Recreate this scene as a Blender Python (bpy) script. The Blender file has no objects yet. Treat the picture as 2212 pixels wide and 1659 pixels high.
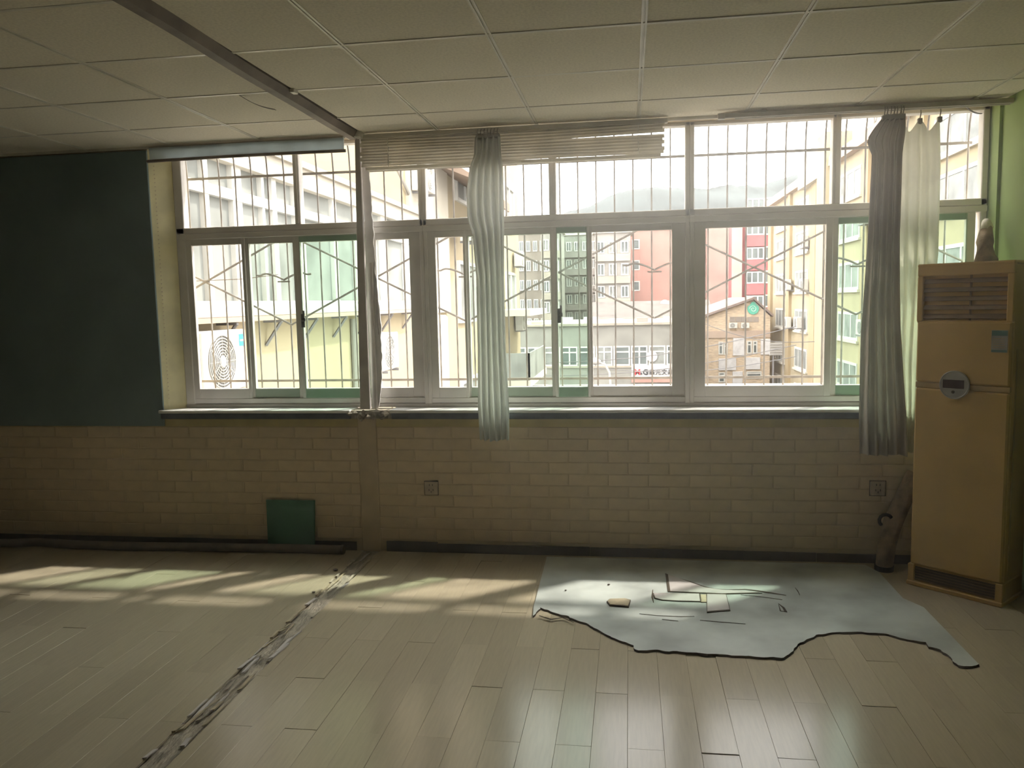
import bpy, bmesh, math, random
from mathutils import Vector, Matrix, noise
R = random.Random(7)
S = bpy.context.scene
C = S.collection

# ------------------------------------------------------------------ camera
IW, IH, FPX = 2212, 1659, 1723.9
YAW, PITCH, ROLL = -0.14696, -0.10159, -0.02168
CAM = Vector((0, -4.865, 1.582))
HC = 2.625                                   # ceiling height
_fw = Vector((math.sin(YAW)*math.cos(PITCH), math.cos(YAW)*math.cos(PITCH), math.sin(PITCH)))
_r0 = Vector((math.cos(YAW), -math.sin(YAW), 0)); _u0 = _r0.cross(_fw)
_r = math.cos(ROLL)*_r0 + math.sin(ROLL)*_u0
_u = -math.sin(ROLL)*_r0 + math.cos(ROLL)*_u0
cd = bpy.data.cameras.new('camera'); cam = bpy.data.objects.new('camera', cd); C.objects.link(cam)
cd.sensor_fit = 'HORIZONTAL'; cd.sensor_width = 36; cd.lens = FPX/IW*36; cd.clip_start = .05; cd.clip_end = 3000
cam.matrix_world = Matrix(((_r.x, _u.x, -_fw.x, CAM.x), (_r.y, _u.y, -_fw.y, CAM.y), (_r.z, _u.z, -_fw.z, CAM.z), (0, 0, 0, 1)))
S.camera = cam
def W(u, v, ax=1, val=0.0):
    """survey: the point of the wall/floor plane (axis ax = val) that was measured at photo position u, v"""
    d = _fw + (u-IW/2)/FPX*_r + (IH/2-v)/FPX*_u
    return CAM + d*((val-CAM[ax])/d[ax])

# ------------------------------------------------------------------ sky, sun, exposure
wd = bpy.data.worlds.new('sky'); S.world = wd; wd.use_nodes = True
bg = wd.node_tree.nodes['Background']; bg.inputs[0].default_value = (1.0, .985, .95, 1); bg.inputs[1].default_value = 6.6
sd = bpy.data.lights.new('sun', 'SUN'); so = bpy.data.objects.new('sun', sd); C.objects.link(so)
sd.energy = 7.0; sd.angle = math.radians(2.4); sd.color = (1, .93, .80)
so.rotation_euler = Vector((-1.25, -1, -2.1)).to_track_quat('-Z', 'Y').to_euler()
so.location = (40, 30, 60)
vs = S.view_settings
vs.view_transform = 'Standard'; vs.look = 'None'; vs.gamma = 1; vs.use_curve_mapping = False; vs.exposure = 0.45
S.cycles.transparent_max_bounces = 24; S.cycles.max_bounces = 7; S.cycles.diffuse_bounces = 5; S.cycles.volume_bounces = 0; S.cycles.use_adaptive_sampling = True; S.cycles.adaptive_threshold = .06

# ------------------------------------------------------------------ materials
def mat(name, col, rough=.6, var=.08, scale=8, spec=.4, bump=0, bscale=60, stretch=None, col2=None, metal=0, coat=0):
    m = bpy.data.materials.new(name); m.use_nodes = True; t = m.node_tree; n = t.nodes; b = n['Principled BSDF']
    b.inputs['Roughness'].default_value = rough; b.inputs['Specular IOR Level'].default_value = spec; b.inputs['Metallic'].default_value = metal
    if coat: b.inputs['Coat Weight'].default_value = coat; b.inputs['Coat Roughness'].default_value = .12
    tc = n.new('ShaderNodeTexCoord'); mp = n.new('ShaderNodeMapping'); t.links.new(tc.outputs['Object'], mp.inputs[0])
    if stretch: mp.inputs['Scale'].default_value = stretch
    nz = n.new('ShaderNodeTexNoise'); nz.inputs['Scale'].default_value = scale; nz.inputs['Detail'].default_value = 6
    t.links.new(mp.outputs[0], nz.inputs['Vector'])
    mx = n.new('ShaderNodeMix'); mx.data_type = 'RGBA'
    c2 = col2 or tuple(max(0, c*(1-2.2*var)) for c in col)
    c1 = col if col2 else tuple(min(1, c*(1+var)) for c in col)
    mx.inputs[6].default_value = (*c1, 1); mx.inputs[7].default_value = (*c2, 1)
    rm = n.new('ShaderNodeMapRange'); rm.inputs[1].default_value = .38; rm.inputs[2].default_value = .68
    t.links.new(nz.outputs[0], rm.inputs[0]); t.links.new(rm.outputs[0], mx.inputs[0])
    t.links.new(mx.outputs[2], b.inputs['Base Color'])
    if bump:
        n2 = n.new('ShaderNodeTexNoise'); n2.inputs['Scale'].default_value = bscale; n2.inputs['Detail'].default_value = 4
        t.links.new(mp.outputs[0], n2.inputs['Vector'])
        bp = n.new('ShaderNodeBump'); bp.inputs['Strength'].default_value = bump; bp.inputs['Distance'].default_value = .01
        t.links.new(n2.outputs[0], bp.inputs['Height']); t.links.new(bp.outputs[0], b.inputs['Normal'])
    return m
def glass(name, col, ior=1.45):
    m = bpy.data.materials.new(name); m.use_nodes = True; t = m.node_tree; n = t.nodes
    n.remove(n['Principled BSDF']); o = n['Material Output']
    tr = n.new('ShaderNodeBsdfTransparent'); gl = n.new('ShaderNodeBsdfGlossy'); gl.inputs['Roughness'].default_value = .03
    nz = n.new('ShaderNodeTexNoise'); nz.inputs['Scale'].default_value = 5
    mx0 = n.new('ShaderNodeMix'); mx0.data_type = 'RGBA'
    mx0.inputs[6].default_value = (*col, 1); mx0.inputs[7].default_value = (*[c*.94 for c in col], 1)
    t.links.new(nz.outputs[0], mx0.inputs[0]); t.links.new(mx0.outputs[2], tr.inputs[0])
    fr = n.new('ShaderNodeFresnel'); fr.inputs[0].default_value = ior; mx = n.new('ShaderNodeMixShader')
    ge = n.new('ShaderNodeNewGeometry'); iv = n.new('ShaderNodeMath'); iv.operation = 'SUBTRACT'; iv.inputs[0].default_value = 1; t.links.new(ge.outputs['Backfacing'], iv.inputs[1])
    ml = n.new('ShaderNodeMath'); ml.operation = 'MULTIPLY'; t.links.new(fr.outputs[0], ml.inputs[0]); t.links.new(iv.outputs[0], ml.inputs[1])   # outer skin reflects once
    t.links.new(ml.outputs[0], mx.inputs[0]); t.links.new(tr.outputs[0], mx.inputs[1]); t.links.new(gl.outputs[0], mx.inputs[2])
    t.links.new(mx.outputs[0], o.inputs[0]); return m
def cloth(name, col, trans=.35, **k):
    m = mat(name, col, rough=.9, spec=.1, **k); t = m.node_tree; n = t.nodes; b = n['Principled BSDF']
    tl = n.new('ShaderNodeBsdfTranslucent'); mx = n.new('ShaderNodeMixShader'); mx.inputs[0].default_value = trans
    src = b.inputs['Base Color'].links[0].from_socket; t.links.new(src, tl.inputs[0])
    t.links.new(b.outputs[0], mx.inputs[1]); t.links.new(tl.outputs[0], mx.inputs[2]); t.links.new(mx.outputs[0], n['Material Output'].inputs[0])
    return m
M = dict(
 plank=[mat('laminate_%d' % i, c, .20, .035, 9, .36, stretch=(9, .8, 1)) for i, c in enumerate(((.50,.435,.315),(.475,.41,.30),(.525,.455,.335)))],
 slab=mat('screed', (.16,.13,.10), .9), rubble=mat('mortar', (.47,.415,.34), .95, .22, 9, .2, 1.0, 35, stretch=(3, 1, 1)),
 tile=mat('mineral_tile', (.87,.805,.685), .9, .05, 90, .15, .12, 180), runner=mat('grid_metal', (.80,.76,.68), .35, .05), void=mat('ceiling_void', (.12,.11,.10), .95),
 brick=[mat('foam_brick_%d' % i, c, .75, .08, 7, .25, .15, 50) for i, c in enumerate(((.71,.565,.385),(.735,.585,.40),(.69,.55,.375)))],
 wallbase=mat('wall_plaster', (.64,.51,.34), .85, .08, 5), backwall=mat('cream_plaster', (.60,.54,.42), .85, .06, 3), teal=mat('teal_paint', (.20,.275,.28), .6, .06, 3, .3),
 green=mat('green_paint', (.36,.47,.20), .8, .07, 2.5, .25), yellow=mat('yellow_paint', (.62,.50,.20), .7, .08, 6), reveal=mat('cream_yellow', (.90,.83,.52), .7, .08, 6),
 sillw=mat('white_stone', (.85,.85,.84), .3, .05, 6), sille=mat('slate_stone', (.115,.125,.16), .5, .15, 20),
 baseb=mat('brown_skirting', (.10,.075,.06), .5, .2, 9), frame=mat('grey_white_plastic', (.84,.80,.76), .4, .05, 4), framed=mat('grey_track', (.62,.58,.55), .45, .05, 4),
 iron=mat('grille_iron', (.36,.335,.315), .6, .15, 12), board=mat('lilac_board', (.66,.61,.60), .6, .1, 6), foam=mat('white_trim', (.86,.84,.85), .7, .06, 8),
 beam=mat('brown_channel', (.24,.20,.175), .6, .15, 7), blind=cloth('grey_slat', (.82,.79,.72), .4, var=.04), roller=cloth('grey_blue_fabric', (.74,.82,.87), .6, var=.05), cord=mat('white_cord', (.9,.9,.88), .7),
 curt=cloth('grey_blue_curtain', (.64,.65,.60), .27, var=.03, scale=14), curtp=cloth('patterned_curtain', (.50,.45,.38), .10, scale=9, col2=(.43,.385,.33)), curtw=cloth('cream_liner', (.80,.78,.66), .28, var=.05),
 rail=mat('rail_metal', (.52,.48,.42), .4, .08), hook=mat('hook_plastic', (.35,.32,.28), .5),
 ac=mat('ivory_plastic', (.62,.41,.15), .42, .05, 4, .4), acd=mat('dark_plastic', (.06,.045,.03), .5), acl=mat('louver_plastic', (.27,.185,.105), .5, .1), acs=mat('silver_plastic', (.40,.38,.35), .35, .1), acx=mat('display_screen', (.09,.06,.06), .15), seam=mat('seam_brown', (.52,.36,.17), .5),
 label=mat('label_paper', (.42,.39,.37), .7, .1, 20), labelg=mat('label_green', (.10,.20,.18), .6),
 wrap=mat('tan_wrap', (.34,.25,.16), .8, .2, 18, .2, .5, 40), black=mat('black_rubber', (.03,.03,.03), .6), hose=mat('grey_hose', (.20,.16,.13), .6, .15, 15),
 gboard=mat('green_board', (.10,.24,.165), .7, .1, 5), socket=mat('socket_plastic', (.55,.45,.35), .4), sheet=mat('grey_vinyl', (.53,.565,.545), .38, .16, 3, .45, .12, 9), edge=mat('torn_edge_shade', (.10,.08,.06), .9),
 pinkw=mat('pale_lilac_laminate', (.62,.58,.57), .4, .06, 6), tanp=mat('tan_scrap', (.52,.44,.31), .8, .12, 20),
 clear=glass('clear_glass', (.98,.98,.975)), pale=glass('pale_green_glass', (.90,.95,.915)), grn=glass('green_glass', (.80,.905,.84)),
 # outside
 ywall=mat('yellow_render', (.36,.295,.19), .85, .05, .8), ypil=mat('ochre_render', (.33,.25,.145), .85, .05, .8), pinkc=mat('pink_cornice', (.36,.27,.21), .8, .05, 1), wwall=mat('white_render', (.48,.44,.37), .85, .05, 1), wframe=mat('white_upvc', (.50,.49,.455), .4, .03), owin=mat('window_glass', (.12,.135,.13), .3, .2, .6, .3), owinl=mat('curtain_sky_glass', (.22,.225,.21), .45, .15, 1.5, .15),  # pale window glass colour stands for curtains plus painted sky reflection
 red=mat('red_render', (.37,.205,.17), .85, .06, .5), crim=mat('crimson_render', (.32,.10,.10), .85, .06, .5), pinkb=mat('pink_brown_render', (.34,.22,.185), .85, .06, .5), slate=mat('slate_roof', (.10,.085,.075), .8, .1, 1), brown=mat('brown_render', (.24,.20,.17), .85, .08, .5), grey=mat('grey_render', (.265,.245,.22), .85, .08, .5), cream=mat('cream_render', (.31,.275,.225), .85, .06, .5), conc=mat('concrete', (.235,.225,.20), .85, .08, .8),
 tbrick=mat('tan_brick', (.47,.365,.26), .85, .15, 2.5, stretch=(1, 1, 4)), rooft=mat('pink_tiles', (.19,.14,.12), .8, .1, 2), dark=mat('dark_steel', (.16,.15,.15), .5), asph=mat('asphalt', (.13,.127,.12), .9, .1, .5), hill=mat('wooded_hill', (.034,.042,.042), .95, .25, .03), acw=mat('white_ac_case', (.46,.44,.40), .4, .04), fan=mat('fan_grey', (.17,.165,.155), .5), blue=mat('blue_sticker', (.06,.36,.72), .5), emb=mat('green_emblem', (.08,.35,.25), .6), embl=mat('pale_emblem', (.45,.6,.5), .6), signr=mat('sign_red', (.75,.05,.06), .6), signk=mat('sign_black', (.04,.04,.045), .6), poster=mat('poster_white', (.48,.46,.455), .7, .08, 3), twig=mat('twig', (.16,.14,.11), .9), awn=mat('brown_awning', (.19,.135,.10), .8, .1, 2),
)

# ------------------------------------------------------------------ helpers
class MB:
    def __init__(s): s.v = []; s.f = []
    def add(s, vs, fs):
        o = len(s.v); s.v += [tuple(v) for v in vs]; s.f += [tuple(i+o for i in f) for f in fs]; return s
    def box(s, x0, x1, y0, y1, z0, z1):
        return s.add([(x0,y0,z0),(x1,y0,z0),(x1,y1,z0),(x0,y1,z0),(x0,y0,z1),(x1,y0,z1),(x1,y1,z1),(x0,y1,z1)],
                     [(3,2,1,0),(4,5,6,7),(0,1,5,4),(1,2,6,5),(2,3,7,6),(3,0,4,7)])
    def prism(s, ring, d):                    # ring of points pushed along d
        n = len(ring); d = Vector(d); a = [Vector(p) for p in ring]
        return s.add(a+[p+d for p in a], [tuple(range(n))[::-1], tuple(range(n, 2*n))]+[(i, (i+1) % n, n+(i+1) % n, n+i) for i in range(n)])
    def tube(s, pts, r, n=8, caps=True):
        pts = [Vector(p) for p in pts]; rs = r if isinstance(r, (list, tuple)) else [r]*len(pts); vs = []; up0 = None
        for i, p in enumerate(pts):
            t = (pts[min(i+1, len(pts)-1)]-pts[max(i-1, 0)]).normalized()
            a = t.cross(Vector((0, 0, 1)) if abs(t.z) < .9 else Vector((1, 0, 0))).normalized()
            if up0 is not None and a.dot(up0) < 0: a = -a
            up0 = a; b = t.cross(a)
            vs += [p+rs[i]*(math.cos(2*math.pi*k/n)*a+math.sin(2*math.pi*k/n)*b) for k in range(n)]
        fs = [(i*n+k, i*n+(k+1) % n, (i+1)*n+(k+1) % n, (i+1)*n+k) for i in range(len(pts)-1) for k in range(n)]
        if caps: fs += [tuple(range(n))[::-1], tuple(range((len(pts)-1)*n, len(pts)*n))]
        return s.add(vs, fs)
    def cyl(s, c, ax, r, h, n=24):            # disc of radius r centred c, thickness h along ax
        c = Vector(c); ax = Vector(ax).normalized(); return s.tube([c, c+ax*h], r, n)
    def ring(s, c, ax, r, t, n=32):           # thin torus
        c = Vector(c); ax = Vector(ax).normalized(); a = ax.orthogonal().normalized(); b = ax.cross(a)
        vs = []; 
        for i in range(n):
            d = math.cos(2*math.pi*i/n)*a+math.sin(2*math.pi*i/n)*b
            for k in range(4): vs.append(c+d*(r+t*math.cos(math.pi/2*k))+ax*t*math.sin(math.pi/2*k))
        return s.add(vs, [(i*4+k, i*4+(k+1) % 4, ((i+1) % n)*4+(k+1) % 4, ((i+1) % n)*4+k) for i in range(n) for k in range(4)])
    def mesh(s, name, bevel=0, smooth=False):
        me = bpy.data.meshes.new(name); me.from_pydata(s.v, [], s.f)
        bm = bmesh.new(); bm.from_mesh(me)
        bmesh.ops.recalc_face_normals(bm, faces=bm.faces)
        if bevel: bmesh.ops.bevel(bm, geom=bm.edges[:], offset=bevel, segments=1, affect='EDGES')
        if smooth:
            for f in bm.faces: f.smooth = True
        bm.to_mesh(me); bm.free(); return me
    def build(s, name, m, parent=None, bevel=0, smooth=False, **k):
        me = s.mesh(name, bevel, smooth); me.materials.append(m); return link(name, me, parent, **k)
def link(name, me, parent=None, **k):
    o = bpy.data.objects.new(name, me); C.objects.link(o)
    if parent: o.parent = parent
    return tag(o, **k)
def tag(o, label=None, cat=None, group=None, kind=None):
    if label: o['label'] = label
    if cat: o['category'] = cat
    if group: o['group'] = group
    if kind: o['kind'] = kind
    return o
def thing(name, loc, label, cat, group=None, kind=None):
    o = bpy.data.objects.new(name, None); C.objects.link(o); o.location = loc; o.empty_display_size = .1
    return tag(o, label, cat, group, kind)
def keep(o, parent):                          # parent while keeping world-space mesh coordinates
    o.parent = parent; o.matrix_parent_inverse = Matrix.Translation(parent.location).inverted(); return o
def part(mb, name, m, parent, bevel=0, smooth=False, **k):
    o = mb.build(name, m, None, bevel, smooth, **k); return keep(o, parent)
def sub(mb, name, m, par, bevel=0, smooth=False, **k):   # sub-part: mesh in world coordinates under a part
    o = mb.build(name, m, None, bevel, smooth, **k); o.parent = par; return o
def shared(me, name, parent, loc, rot=None):
    o = bpy.data.objects.new(name, me); C.objects.link(o); o.parent = parent
    o.location = Vector(loc)-parent.location
    if rot: o.rotation_euler = rot
    return o

XL, XR, YB = -5.4, 2.045, -7.6               # room extents
WY = .10                                      # room face of the window frames

# ================================================================== SETTING
fl = MB().box(XL-.2, XR+.2, YB-.2, .25, -.25, -.012).build('floor', M['slab'], kind='structure', label='pale beige laminate plank floor with a broken mortar seam')
PW, PL, PX0 = .1283, .802, -.0155
pm = {}
def plank_mesh(w, l, k):
    key = (round(w, 3), round(l, 3), k)
    if key not in pm:
        me = MB().box(-w/2+.0003, w/2-.0003, -l/2+.0003, l/2-.0003, -.011, 0).mesh('plank', bevel=.0006); me.materials.append(M['plank'][k]); pm[key] = me
    return pm[key]
rest = MB(); SX0, SX1 = -1.712, -1.606         # the seam where a partition stood
c0 = int((XL-PX0)/PW)-1
for c in range(c0, int((XR-PX0)/PW)+1):
    x0 = PX0+c*PW; x1 = x0+PW
    segs = [(max(x0, XL), min(x1, XR))]
    if x0 < SX1 and x1 > SX0: segs = [(x0, SX0), (SX1, x1)]
    for a, b in segs:
        if b-a < .012: continue
        ye = (-2.155 if c % 2 == 0 else -1.755)+4*PL
        while ye > YB:
            y1 = min(ye, -.002); y0 = max(ye-PL, YB); ye -= PL
            if y1-y0 < .02: continue
            if y0 > -3.4 and a > -4.9 and y1 > -2.9:
                o = shared(plank_mesh(b-a, y1-y0, R.randrange(3)), 'plank', fl, ((a+b)/2, (y0+y1)/2, R.uniform(-.0006, .0006)), (R.gauss(0, .0022), R.gauss(0, .003), 0))
            else: rest.box(a+.0006, b-.0006, y0+.0006, y1-.0006, -.011, 0)
o = rest.build('plank_area', M['plank'][0], fl, kind='stuff')
# rough mortar seam
g = MB(); nx, ny = 8, 420; vv = []
for j in range(ny+1):
    y = -.01+(YB+.02)*j/ny
    for i in range(nx+1):
        x = SX0-.004+(SX1-SX0+.012)*i/nx
        h = noise.noise(Vector((x*22, y*13, 1)))*.010+noise.noise(Vector((x*60, y*40, 4)))*.005
        vv.append((x+noise.noise(Vector((y*9, i, 0)))*.012, y, -.004+h-(.012 if i in (0, nx) else 0)))
g.add(vv, [(j*(nx+1)+i, j*(nx+1)+i+1, (j+1)*(nx+1)+i+1, (j+1)*(nx+1)+i) for j in range(ny) for i in range(nx)])
g.build('mortar_seam', M['rubble'], fl, smooth=True, label='crumbling grey mortar seam where a partition stood')
for k in range(70):                           # loose chips and ridges along the seam
    y = -.15-R.random()*2.7; s = R.choice((SX0+.004, SX1-.006, R.uniform(SX0+.01, SX1-.01), R.uniform(SX0+.01, SX1-.01))); l = R.uniform(.02, .11); w = R.uniform(.003, .010); b_ = R.uniform(-.015, .015)
    q = MB().prism([(s-w, y-l, .002), (s+w*.6, y-l*.8, .002), (s+w+b_, y+l, .002), (s-w*.7+b_, y+l*.7, .002)], (0, 0, R.uniform(.003, .008)))
    q.build('mortar_chip', R.choice((M['rubble'], M['pinkw'], M['tanp'])), fl)

# ceiling: void slab, T-runners, mineral tiles
ce = MB().box(XL-.2, XR+.2, YB-.2, .25, HC+.06, HC+.2).build('ceiling', M['void'], kind='structure', label='suspended ceiling of cream mineral tiles in a white grid')
BX0, BX1 = -1.685, -1.605
tm = {}
def tile_mesh(w, l):
    key = (round(w, 3), round(l, 3))
    if key not in tm:
        me = MB().box(-w/2, w/2, -l/2, l/2, 0, .014).mesh('ceiling_tile', bevel=.003); me.materials.append(M['tile']); tm[key] = me
    return tm[key]
ys = [-.004]+[-.46-.6*k for k in range(12)]; ys = [y for y in ys if y > YB]+[YB]
for gx, lim0, lim1 in ((.0635, BX1, XR), (-2.275, XL, BX0)):
    xs = sorted({round(v, 4) for v in [lim0, lim1]+[gx+.6*k for k in range(-12, 12) if lim0+.03 < gx+.6*k < lim1-.03]})
    for a, b in zip(xs, xs[1:]):
        for y1, y0 in zip(ys, ys[1:]):
            shared(tile_mesh(b-a-.006, y1-y0-.006), 'ceiling_tile', ce, ((a+b)/2, (y0+y1)/2, HC+.004+R.uniform(-.001, .0015)), (R.gauss(0, .002), R.gauss(0, .002), 0))
    for x in xs[1:-1]: MB().box(x-.0115, x-.0035, YB, -.004, HC, HC+.03).box(x+.0035, x+.0115, YB, -.004, HC, HC+.03).box(x-.0035, x+.0035, YB, -.004, HC+.006, HC+.03).build('main_runner', M['runner'], ce)
    for y in ys[1:-1]: MB().box(lim0, lim1, y-.009, y+.009, HC+.0015, HC+.02).build('cross_runner', M['runner'], ce)
MB().box(XL, XR, -.014, -.0005, HC-.012, HC+.02).build('edge_runner', M['runner'], ce)

# walls
wf = MB().box(XL-.2, XR+.3, 0, .2, -.25, .865).box(XL-.2, -3.06, 0, .2, .865, 3.1).box(XR, XR+.3, 0, .2, .865, 3.1).box(-3.06, XR, 0, .2, HC, 3.1)
wf = wf.build('wall_front', M['wallbase'], kind='structure', label='window wall with beige foam bricks below the sill')
bm_ = {}
ROWH = .0738; z1 = .813
bl = .245
def brick_mesh(w, k):
    key = (round(w, 3), k)
    if key not in bm_:
        h = ROWH; q = MB(); e = .0012; c = .006
        a = [(-w/2+e, 0, e), (w/2-e, 0, e), (w/2-e, 0, h-e), (-w/2+e, 0, h-e)]; b = [(-w/2+c, -.0028, c), (w/2-c, -.0028, c), (w/2-c, -.0028, h-c), (-w/2+c, -.0028, h-c)]
        q.add(a+b, [(4, 5, 6, 7), (0, 1, 5, 4), (1, 2, 6, 5), (2, 3, 7, 6), (3, 0, 4, 7)])
        me = q.mesh('brick'); me.materials.append(M['brick'][k]); bm_[key] = me
    return bm_[key]
for r in range(10):
    z = z1-ROWH*(r+1); off = (r % 2)*bl/2
    for lo, hi in ((-4.85, -1.722), (-1.602, XR)):
        x = lo-off
        while x < hi-.01:
            a, b = max(x, lo), min(x+bl, hi); x += bl
            if b-a > .02: shared(brick_mesh(b-a, R.randrange(3)), 'brick', wf, ((a+b)/2, -.0003, z))
MB().box(XL, XR, -.004, 0, .813, .866).build('paint_band', M['yellow'], wf, label='ochre yellow painted band under the sill')
# splayed left reveal with perforated corner bead, right reveal
rv = MB().prism([(-3.056, -.002, .925), (-2.955, WY, .925), (-2.955, .2, .925), (-3.06, .2, .925)], (0, 0, HC-.925)).build('reveal', M['reveal'], wf)
q = MB()
for k in range(60): q.cyl((-3.03, .018, 1.0+k*.026), (.7, -.7, 0), .0035, .004, 6)
q.build('bead_perforation', M['wallbase'], wf, kind='stuff')
MB().box(XR-.018, XR, 0, .2, .925, HC).build('reveal', M['green'], wf)
wr = MB().box(XR, XR+.2, YB-.2, 0, -.25, 3.1).build('wall_right', M['green'], kind='structure', label='light green painted side wall at the right')
MB().box(XL-.2, XL, YB-.2, 0, -.25, 3.1).build('wall_left', M['backwall'], kind='structure')
MB().box(XL-.2, XR+.2, YB-.2, YB, -.25, 3.1).build('wall_back', M['backwall'], kind='structure')
# skirting
bb = thing('baseboard_front', (0, 0, 0), 'dark brown skirting along the window wall', None, kind='structure')
for a, b, h in ((XL, -3.4, .058), (-3.4, -1.76, .058), (-1.56, -1.22, .068), (-1.22, -.25, .058), (-.25, 1.1, .056), (1.1, XR, .054)):
    part(MB().box(a, b-.002, -.016, -.006, 0, h), 'skirting_board', M['baseb'], bb, bevel=.002)
# sill
sl = thing('trim_1', (0, 0, .9), 'long white window sill with a slate grey front edge', None, kind='structure')
for a, b in ((-3.075, -1.76), (-1.50, XR)):
    part(MB().box(a, b, -.045, WY+.02, .905, .925), 'sill_slab', M['sillw'], sl, bevel=.004)
    part(MB().box(a+.01, b, -.036, 0, .866, .905), 'sill_edge', M['sille'], sl, bevel=.003)
q = MB(); 
for k in range(16):
    x = R.uniform(-1.77, -1.49); z = R.uniform(.865, .918); s = R.uniform(.012, .03); y = -.02-R.random()*.02
    q.add([(x+s*R.uniform(.7, 1.3)*a, y+s*.8*b, z+s*.7*c) for a, b, c in ((1,0,0),(-1,0,0),(0,1,0),(0,-1,0),(0,0,1),(0,0,-1))], [(0,2,4),(2,1,4),(1,3,4),(3,0,4),(2,0,5),(1,2,5),(3,1,5),(0,3,5)])
q.box(-1.77, -1.49, -.02, .12, .866, .918)
part(q, 'broken_mortar', M['rubble'], sl)
# stub of the removed partition on the wall below the sill
MB().prism([(-1.722, 0, .0), (-1.602, 0, .0), (-1.602, 0, .866), (-1.722, 0, .866)], (0, -.012, 0)).build('trim_2', M['wallbase'], bevel=.003, kind='structure', label='flat vertical plaster strip below the sill')

# ================================================================== WINDOWS
ZS, ZT = .925, HC
def window(n, x0, x1, fix, sashes, lab):
    w = thing('window_%d' % n, ((x0+x1)/2, WY, ZS), lab, None, kind='structure')
    y0, y1 = WY, WY+.07
    for a, b in ((x0, fix[0][0]), (fix[-1][1], x1)):
        part(MB().box(a, b, y0, y1, ZS, ZT), 'jamb', M['frame'], w, bevel=.004)
    m0, m1 = fix[0][1], fix[1][0]
    part(MB().box(m0, m1, y0, y1, 2.115, ZT), 'mullion', M['frame'], w, bevel=.004)
    part(MB().box((m0+m1)/2-.006, (m0+m1)/2+.006, y0-.006, y0, 2.12, ZT-.005), 'glazing_bead', M['frame'], w)
    xa = x0+(.03 if n == 1 else 0); part(MB().box(xa, x1, y0-.008, y1, 2.04, 2.075), 'transom', M['frame'], w, bevel=.003)
    part(MB().box(x0, x1, y0, y1, 2.078, 2.116), 'transom', M['frame'], w, bevel=.003)
    part(MB().box(x0, x1, y0-.006, y1, ZS, .947), 'track', M['framed'], w, bevel=.003)
    part(MB().box(x0, x1, y0+.004, y1, .951, .984), 'track', M['frame'], w, bevel=.003)
    part(MB().box(x0, x1, y0, y1, ZT-.02, ZT), 'head', M['frame'], w, bevel=.003)
    for a, b in fix: part(MB().box(a-.008, b+.008, y0+.032, y0+.037, 2.10, ZT-.01), 'pane', M['clear'], w)
    for i, (a, g0, g1, b, gm) in enumerate(sashes):
        dy = .006+.014*(i % 2)
        q = MB(); ya, yb = y0+dy, y0+dy+.03
        q.box(a, g0, ya, yb, .985, 2.04).box(g1, b, ya, yb, .985, 2.04).box(g0, g1, ya, yb, .985, 1.05).box(g0, g1, ya, yb, 2.0, 2.04)
        s = part(q, 'sash', M['frame'], w, bevel=.002)
        if gm == 'clear': sub(MB().box(g0-.005, g1+.005, ya+.012, ya+.016, 1.04, 2.01), 'pane', M['clear'], s)
        else: sub(MB().box(g0-.004, g1+.004, ya-.006, ya-.002, .987, 2.035 if gm == 'grn' else 2.005), 'pane', M[gm], s)
        if gm == 'grn' and n < 3:
            lx = a+.03 if n < 3 else a+.02; z = 1.50
            sub(MB().box(lx-.012, lx+.012, ya-.016, ya-.006, z-.05, z+.04).box(lx-.006, lx+.022, ya-.03, ya-.016, z-.01, z+.012).box(lx+.006, lx+.018, ya-.03, ya-.018, z, z+.06), 'latch', M['dark'], s, bevel=.002)
    return w
window(1, -2.955, -1.28, [(-2.894, -2.125), (-2.085, -1.304)],
       [(-2.90, -2.855, -2.506, -2.485, 'clear'), (-2.485, -2.461, -2.159, -2.13, 'pale'), (-2.13, -2.102, -1.665, -1.635, 'grn'), (-1.635, -1.60, -1.381, -1.304, 'clear')],
       'left sliding window with two fixed lights above, behind the roller blind')
window(2, -1.28, .364, [(-1.256, -.482), (-.437, .337)],
       [(-1.256, -1.206, -1.029, -1.012, 'clear'), (-1.012, -.996, -.482, -.458, 'pale'), (-.458, -.436, -.258, -.241, 'grn'), (-.241, -.224, .26, .337, 'clear')],
       'middle sliding window with two fixed lights above, behind the slatted blind')
window(3, .364, 2.02, [(.391, 1.176), (1.223, 1.986)],
       [(.391, .458, 1.15, 1.188, 'clear'), (1.188, 1.223, 1.60, 1.63, 'grn'), (1.63, 1.66, 1.915, 1.965, 'grn')],
       'right sliding window with two fixed lights above, behind the cream curtain')

# ================================================================== INTERIOR THINGS
MB().box(XL, -3.056, -.014, -.0005, .816, HC-.02).build('wall_panel', M['teal'], bevel=.003, label='dark teal blue panel covering the wall left of the windows', cat='wall panel')

# leaning post and torn white strip of the removed partition
q = MB().add([(-1.652, -.05, HC-.01), (-1.620, -.05, HC-.01), (-1.622, -.05, .93), (-1.688, -.05, .93), (-1.652, -.02, HC-.01), (-1.620, -.02, HC-.01), (-1.622, -.02, .93), (-1.688, -.02, .93)],
             [(0,1,2,3),(7,6,5,4),(0,4,5,1),(1,5,6,2),(2,6,7,3),(3,7,4,0)])
q.build('partition_post', M['board'], bevel=.003, label='lilac grey upright post standing on the broken sill', cat='post')
L = [(2.60, -1.644, -1.592), (2.45, -1.642, -1.597), (2.40, -1.641, -1.590), (2.19, -1.636, -1.583), (1.79, -1.628, -1.588)]
zz = [2.605-.0215*i for i in range(79)]
def lerp(tab, z, k):
    tab = sorted(tab); 
    if z <= tab[0][0]: return tab[0][k]
    for a, b in zip(tab, tab[1:]):
        if z <= b[0]: return a[k]+(b[k]-a[k])*(z-a[0])/(b[0]-a[0])
    return tab[-1][k]
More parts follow.
